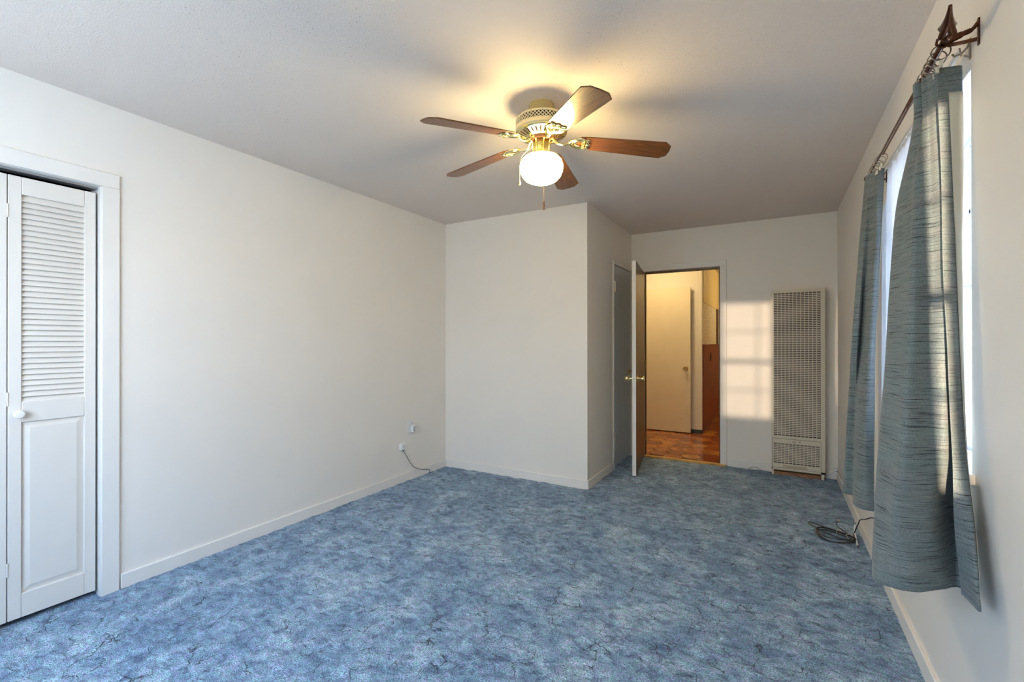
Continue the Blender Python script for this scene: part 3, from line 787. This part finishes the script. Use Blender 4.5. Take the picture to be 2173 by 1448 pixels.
def curtain_sheet(levels, nz, nu, off=0, u0=0, u1=None, zr=None, wob=.003, ufn=None):
    z_top, z_bot = levels[0][0], levels[-1][0]
    if zr: z_top, z_bot = zr
    n = len(levels[0][1])-1; u1 = n if u1 is None else u1
    mb = MB(); uv = []; G = []
    for i in range(nz+1):
        z = z_top+(z_bot-z_top)*i/nz
        pts = hermite_levels(levels, z); row = []; s = 0; prev = None
        ua, ub = (ufn(z) if ufn else (u0, u1))
        for j in range(nu+1):
            u = ua+(ub-ua)*j/nu
            p = catmull(pts, u); q = catmull(pts, u+.02)-catmull(pts, u-.02)
            nn = Vector((q.y, -q.x, 0)).normalized() if q.length > 1e-7 else Vector((0, -1, 0))
            w_ = wob*noise.noise(Vector((u*1.7, z*3.1, off*50)))
            p = p+nn*(off+w_); p.z = z
            if prev is not None: s += (p-prev).length
            prev = p.copy(); row.append(p); uv.append((s+ua*.1, z))
        G.append(row)
    mb.grid(G); mb.uv = uv; return mb
NEAR = [
 (2.063, [(.417, 1.818), (.470, 1.832), (.474, 1.846), (.426, 1.830), (.402, 1.862), (.392, 1.870), (.400, 1.888), (.380, 1.900), (.405, 1.97), (.43, 2.06)]),
 (1.95, [(.419, 1.815), (.470, 1.832), (.474, 1.846), (.428, 1.828), (.409, 1.862), (.398, 1.880), (.404, 1.900), (.385, 1.925), (.405, 2.00), (.43, 2.08)]),
 (1.71, [(.420, 1.795), (.470, 1.828), (.474, 1.844), (.429, 1.808), (.408, 1.835), (.375, 1.850), (.368, 1.890), (.352, 1.970), (.380, 2.10), (.42, 2.20)]),
 (1.43, [(.420, 1.768), (.468, 1.822), (.472, 1.838), (.428, 1.781), (.404, 1.812), (.360, 1.800), (.347, 1.850), (.330, 1.947), (.365, 2.10), (.42, 2.25)]),
 (1.20, [(.422, 1.745), (.464, 1.800), (.470, 1.826), (.424, 1.768), (.392, 1.785), (.343, 1.765), (.325, 1.815), (.310, 1.913), (.355, 2.10), (.42, 2.27)]),
 (.935, [(.424, 1.718), (.456, 1.740), (.464, 1.785), (.418, 1.742), (.382, 1.728), (.318, 1.690), (.300, 1.740), (.282, 1.840), (.335, 2.08), (.42, 2.28)]),
 (.75, [(.418, 1.675), (.448, 1.645), (.462, 1.760), (.440, 1.790), (.372, 1.682), (.295, 1.650), (.275, 1.690), (.260, 1.765), (.315, 2.05), (.42, 2.29)]),
 (.575, [(.432, 1.672), (.441, 1.583), (.456, 1.640), (.436, 1.712), (.397, 1.682), (.330, 1.625), (.275, 1.622), (.242, 1.675), (.300, 2.00), (.42, 2.29)])]
cu = thing('curtain', (.41, 1.9, .57), 'near blue-grey slub striped curtain panel, flaring wide at the bottom', 'curtain', 'blue-grey window curtains')
def dens(levels, nu):  return curtain_sheet(levels, 90, nu)
fab = build('fabric_panel', curtain_sheet(NEAR, 96, 150), MFAB, cu, solid=.0015, ang=180)
def lining_near(z):
    t = max(0, min(1, (1.98-z)/1.03))
    return (.50+.62*t**1.6, 9.0)
ln = build('lining', curtain_sheet(NEAR, 80, 120, off=.0022, zr=(1.985, .64), ufn=lining_near), MLINE, cu, solid=.001, ang=180)
tag(ln, 'cream lining on the back of the curtain')
FAR = [
 (2.063, [(.444, 2.739), (.420, 2.750), (.405, 2.775), (.392, 2.81), (.388, 2.87), (.43, 2.95)]),
 (1.70,  [(.422, 2.690), (.398, 2.670), (.382, 2.735), (.364, 2.74), (.355, 2.80), (.43, 2.93)]),
 (1.25,  [(.388, 2.600), (.360, 2.560), (.338, 2.650), (.322, 2.61), (.310, 2.65), (.42, 2.90)]),
 (.90,   [(.362, 2.450), (.325, 2.420), (.304, 2.500), (.306, 2.56), (.285, 2.60), (.40, 2.88)]),
 (.575,  [(.339, 2.310), (.300, 2.320), (.280, 2.386), (.294, 2.505), (.262, 2.55), (.37, 2.86)])]
cu2 = thing('curtain', (.40, 2.75, .57), 'far blue-grey slub striped curtain panel, the narrower one nearest the heater', 'curtain', 'blue-grey window curtains')
build('fabric_panel', curtain_sheet(FAR, 80, 90), MFAB, cu2, solid=.0015, ang=180)
tag(build('lining', curtain_sheet(FAR, 70, 80, off=.005, zr=(1.97, .62), ufn=lambda z: (-.05, 5.0)), MLINE, cu2, solid=.001, ang=180), 'cream lining on the back of the curtain')
# sheer curtain
G = []; uv = []
mb = MB()
for i in range(61):
    z = 2.076-1.431*i/60; row = []
    ya = 1.98; yb = 2.775+.27*min(1, i/16)**1.5
    for j in range(81):
        y = ya+(yb-ya)*j/80; k = .009*min(1, i/10+.25)
        x = .462+k*sin(y*52+.5*sin(z*2))+.004*sin(y*120+z)
        row.append((x, y, z)); uv.append((y, z))
    G.append(row)
mb.grid(G); mb.uv = uv
sh = build('sheer_curtain', mb, MSHEER, solid=.0008, ang=180)
tag(sh, 'thin white sheer curtain hanging behind the striped panels', 'curtain')
# rods
rod = thing('curtain_rod', (.414, 2.4, 2.09), 'bronze curtain rod with tulip finial holding the blue-grey curtains', 'curtain rod')
mb = MB(); mb.tube([(.414, 1.70, 2.098), (.414, 2.14, 2.095)], .0085, 16).tube([(.409, 2.12, 2.094), (.409, 3.02, 2.084)], .0040, 10).tube([(.419, 2.12, 2.097), (.419, 2.62, 2.089)], .0032, 10)
build('pole', mb, MBRONZE, rod)
fd = (Vector((.392, 1.60, 2.112))-Vector((.414, 1.72, 2.098))).normalized()
mb = MB(); fc = Vector((.414, 1.715, 2.098))
mb.lathe([(.009, -.002), (.0145, .002), (.0165, .010), (.0145, .018), (.011, .021)], fc, fd, 24)
vs = []; fs = []; prof = [(.010, .018), (.016, .024), (.021, .030), (.018, .045), (.0125, .065), (.0085, .085), (.006, .105), (.004, .13)]
a_ = fd.orthogonal().normalized(); b_ = fd.cross(a_); seg = 40
for r, h in prof:
    for k in range(seg):
        t = 2*pi*k/seg; fl_ = .72+.28*abs(cos(2*t)) if h < .06 else 1
        rad = r*(fl_+(.25*max(0, cos(4*t)) if .022 < h < .04 else 0))
        vs.append(fc+fd*(h-(.006*max(0, cos(4*t)) if .02 < h < .04 else 0))+(a_*cos(t)+b_*sin(t))*rad)
for i in range(len(prof)-1):
    for k in range(seg): fs.append((i*seg+k, i*seg+(k+1) % seg, (i+1)*seg+(k+1) % seg, (i+1)*seg+k))
fs.append(tuple((len(prof)-1)*seg+k for k in range(seg))); mb.add(vs, fs)
tag(build('finial', mb, MBRONZE, rod), 'flared bronze tulip finial')
for by, far_ in ((1.745, 0), (2.97, 1)):
    mb = MB(); zr = 2.098 if not far_ else 2.085
    mb.tube(smooth_path([(.414, by, zr-.004), (.432, by, zr+.004), (.455, by, zr+.012), (.474, by, zr+.018), (XR-.003, by, zr+.034)], 6), [.0085]*6+[.009]*6+[.007]*6+[.005]*6+[.005], 10)
    mb.tube([(.424, by, zr-.010), (.45, by, zr-.012), (XR-.006, by, zr-.012)], .0055, 8)
    mb.box(XR-.004, XR, by-.005, by+.005, zr-.028, zr+.045)
    mb.tube([(.402, by, zr+.014), (.399, by, zr), (.406, by, zr-.010), (.418, by, zr-.012), (.427, by, zr-.005)], .0035, 8)
    build('bracket', mb, MBRONZE, rod)
rod2 = thing('sheer_rod', (.462, 2.35, 2.085), 'flat white rod carrying the sheer curtain near the wall', 'curtain rod')
mb = MB(); mb.box(.4585, .4655, 1.815, 2.93, 2.078, 2.096)
build('pole', mb, MWHITE, rod2, bevel=.003)
for by in (1.812, 2.90):
    mb = MB(); mb.tube([(XR-.002, by, 2.115), (XR-.008, by, 2.100), (.470, by+.004, 2.088), (.455, by+.004, 2.084), (.450, by+.002, 2.092)], .0028, 8)
    mb.tube([(.475, by, 2.080), (XR-.003, by, 2.072)], .0025, 8).tube([(.468, by-.008, 2.075), (.462, by-.012, 2.098)], .0022, 6).box(XR-.003, XR, by-.005, by+.005, 2.065, 2.125)
    tag(build('bracket', mb, MRING, rod2), 'small dark wire bracket')
# rings with clips
def torus(c, R1, r, n_, tilt_):
    mb = MB(); c = Vector(c); pts = []
    A = Vector((1, 0, 0)); Bv = Vector((0, 0, 1))
    A = Matrix.Rotation(tilt_, 3, 'Z') @ A
    for k in range(n_):
        a = 2*pi*k/n_; pts.append(c+(A*cos(a)+Bv*sin(a))*R1)
    mb.tube(pts, r, 8, True); return mb
rings = [(y, 0) for y in (1.768, 1.805, 1.845, 1.868, 1.890, 1.915, 1.96)]+[(y, 1) for y in (2.625, 2.665, 2.720, 2.755, 2.790, 2.830, 2.875)]
# first of each kind with parts, the others are copies
def mk_ring(y, far_):
    zr = 2.098-(y-1.73)*.011; Rr_ = .0215; cz = zr-.0135
    lab = 'small metal curtain ring with clip on the bronze rod above the %s curtain panel' % ('far' if far_ else 'near')
    t = thing('curtain_ring', (.414, y, cz), lab, 'curtain ring', 'rings above the far curtain' if far_ else 'rings above the near curtain')
    build('ring', torus((.414, y, cz), Rr_, .0019, 28, 0), MRING, t)
    mb = MB(); mb.box(.410, .418, y-.005, y+.005, cz-Rr_-.020, cz-Rr_-.003).tube([(.414, y, cz-Rr_-.004), (.414, y, cz-Rr_+.002)], .0015, 6)
    build('clip', mb, MCLIP, t, bevel=.001)
    return t
proto = {}
for y, f_ in rings:
    if f_ not in proto: r_ = proto[f_] = mk_ring(y, f_); y_p = y; chs = None
    else:
        src = proto[f_]; r_ = src.copy(); C.objects.link(r_)
        r_.location = (.414, y, src.location.z-(y-src.location.y)*.011)
        for ch in [o for o in C.objects if o.parent is src]:
            c2 = ch.copy(); C.objects.link(c2); c2.parent = r_
    r_.rotation_euler = (0, random.uniform(-.1, .1), random.uniform(-.5, .5))

# ------------------------------------------------------------------ outlets, cords
t = thing('wall_outlet', (XL, 3.22, .41), 'white wall plate with a round plug-in dial, the upper one on the left wall', 'outlet')
mb = MB(); mb.box(XL, XL+.006, 3.185, 3.255, .425, .545); build('cover_plate', mb, MWHITE, t, bevel=.002)
mb = MB(); mb.box(XL+.006, XL+.034, 3.218, 3.262, .425, .49); pl = build('plug_in', mb, MWHITE, t, bevel=.003)
mb = MB(); mb.lathe([(.019, 0), (.019, .006), (.015, .009)], (XL+.034, 3.243, .452), 'X', 24); mb2 = mb
tag(build('dial', mb, simple('dial_grey', (.30, .31, .34), .4), pl), 'grey ringed round dial')
mb = MB(); mb.lathe([(.013, 0), (.013, .003)], (XL+.043, 3.243, .452), 'X', 24); build('dial_face', mb, MWHITE, pl)
mb = MB(); mb.box(XL+.005, XL+.007, 3.232, 3.244, .497, .502); build('screw_slot', mb, MGREYD, t)
t = PJ = thing('phone_jack', (XL, 3.11, .27), 'small square white junction box low on the left wall with a cord hanging out', 'wall jack')
mb = MB(); mb.box(XL, XL+.030, 3.072, 3.140, .288, .346); build('box', mb, MWHITE, t, bevel=.004)
mb = MB(); mb.lathe([(.004, 0), (.004, .002)], (XL+.030, 3.108, .317), 'X', 12); build('screw', mb, MRING, t)
mb = MB(); mb.box(XL+.008, XL+.022, 3.103, 3.117, .278, .290); build('socket', mb, MGREYD, t)
mb = MB(); mb.tube(smooth_path([(XL+.015, 3.11, .282), (XL+.016, 3.15, .225), (XL+.016, 3.205, .145), (XL+.017, 3.265, .092), (XL+.020, 3.36, .055), (XL+.022, 3.445, .033), (XL+.026, 3.462, .018), (XL+.034, 3.44, .006)], 8), .0028, 8)
build('cord', mb, MCORD, PJ)
t = thing('cable_jack', (.478, YC-.02, .045), 'tiny white cable jack on the baseboard in the corner right of the heater', 'wall jack')
mb = MB(); mb.box(.462, .484, YC-.040, YC-.012, .048, .100); build('box', mb, MWHITE, t, bevel=.003)
mb = MB(); mb.lathe([(.004, 0), (.004, .003)], (.473, YC-.040, .075), (0, -1, 0), 12); build('socket', mb, MDARK, t)
mb = MB(); mb.tube(smooth_path([(.470, YC-.026, .062), (.440, YC-.024, .050), (.41, YC-.026, .022), (.392, YC-.03, .006)], 6), .002, 6); build('wire', mb, MCABLEW, t)
mb = MB(); mb.tube(smooth_path([(-.235, 5.09, .004), (-.215, 5.10, .016), (-.185, 5.108, .024), (-.155, 5.105, .020), (-.125, 5.09, .004)], 8), .0022, 6)
tag(build('loose_wire', mb, MCORD), 'short thin dark wire lying at the foot of the end wall left of the heater', 'wire')
# white cable hanging at the small closet door
mb = MB(); mb.tube(smooth_path([(XB+.016, 4.418, .34), (XB+.018, 4.408, .29), (XB+.020, 4.39, .20), (XB+.020, 4.388, .10), (XB+.024, 4.415, .02), (XB+.03, 4.43, .006)], 8), .0045, 8)
mb.tube(smooth_path([(XB+.017, 4.425, .325), (XB+.020, 4.435, .25), (XB+.020, 4.418, .15), (XB+.022, 4.400, .08)], 8), .0035, 8)
mb.box(XB+.0125, XB+.020, 4.408, 4.432, .325, .36)
tag(build('white_cable', mb, MCABLEW), 'white cable hanging down the casing of the small white closet door', 'cable')
# coiled black cable
ca = thing('coiled_cable', (.33, 3.62, .0), 'coiled black coaxial cable lying on the blue carpet below the curtains', 'cable')
mb = MB(); r_ = .0032
def loop(pts, z0): return [(x, y, z0+.003*sin(i*1.3)) for i, (x, y) in enumerate(pts)]
mb.tube(smooth_path(loop([(.191, 3.748), (.207, 3.770), (.262, 3.735), (.31, 3.70), (.37, 3.665), (.41, 3.62), (.425, 3.57), (.41, 3.535), (.36, 3.56), (.30, 3.60), (.25, 3.655), (.205, 3.715)], .012), 8, True), r_, 8, True)
mb.tube(smooth_path(loop([(.228, 3.628), (.235, 3.665), (.256, 3.688), (.30, 3.69), (.36, 3.655), (.415, 3.61), (.424, 3.545), (.385, 3.492), (.332, 3.468), (.276, 3.481), (.240, 3.535)], .016), 8, True), r_, 8, True)
mb.tube(smooth_path(loop([(.232, 3.605), (.245, 3.655), (.28, 3.68), (.34, 3.66), (.40, 3.62), (.43, 3.56), (.40, 3.52), (.34, 3.50), (.285, 3.51), (.25, 3.545)], .023), 8, True), r_, 8, True)
mb.tube(smooth_path(loop([(.226, 3.600), (.240, 3.645), (.29, 3.672), (.35, 3.645), (.405, 3.60), (.428, 3.55), (.39, 3.505), (.33, 3.482), (.28, 3.492), (.245, 3.53)], .009), 8, True), r_, 8, True)
mb.tube(smooth_path([(.415, 3.60, .02), (.362, 3.70, .028), (.352, 3.79, .02), (.360, 3.85, .016), (.372, 3.885, .016)], 8), .0028, 8)
build('coil', mb, MCABLE, ca)
mb = MB(); mb.lathe([(.0045, 0), (.006, .004), (.006, .016), (.004, .020)], (.371, 3.880, .016), (.25, .95, .1), 12)
tag(build('connector', mb, MCLIP, ca), 'small silver end connector')
mb = MB(); mb.tube(smooth_path([(.427, 3.61, .014), (.437, 3.66, .03), (.448, 3.61, .10), (.446, 3.50, .165), (.445, 3.30, .235), (.448, 3.10, .310), (.455, 2.95, .335), (.480, 2.90, .34)], 8), .0034, 8)
build('riser', mb, MCABLE, ca)
mb = MB(); mb.tube(smooth_path([(.446, 3.72, .060), (.440, 3.69, .03), (.436, 3.60, .016), (.432, 3.53, .012), (.430, 3.48, .012)], 8), .0048, 8)
wt = tag(build('white_sleeve', mb, MCABLEW, ca), 'white taped length of cable')
mb = MB(); mb.tube([(.430, 3.482, .012), (.4295, 3.455, .011)], .0042, 8); tag(build('black_tip', mb, MCABLE, wt), 'black cut tip')
for (cx0, cy0, a) in ((.352, 3.655, .9), (.405, 3.60, -.5)):
    mb = MB(); c = Vector((cx0, cy0, .018)); d_ = Vector((cos(a), sin(a), 0)); pts = []
    for k in range(16):
        q = 2*pi*k/16; pts.append(c+d_*.020*cos(q)+Vector((0, 0, .014*sin(q))))
    mb.tube(pts, .0018, 6, True); mb.tube([c+d_*.018, c+d_*.03+Vector((0, -.01, .006))], .0016, 6)
    tag(build('twist_tie', mb, simple('tie_cream', (.7, .62, .5), .6), ca), 'pale twist tie')
# wainscot switch
t = thing('switch_plate', (-.856, 7.55, .98), 'narrow dark switch plate on the passage wainscot', 'switch')
mb = MB(); mb.box(-.8575, -.850, 7.50, 7.60, .965, 1.085); build('plate', mb, MDARK, t, bevel=.002)
mb = MB(); mb.box(-.850, -.842, 7.54, 7.56, 1.01, 1.035); build('toggle', mb, MDARKR, t)
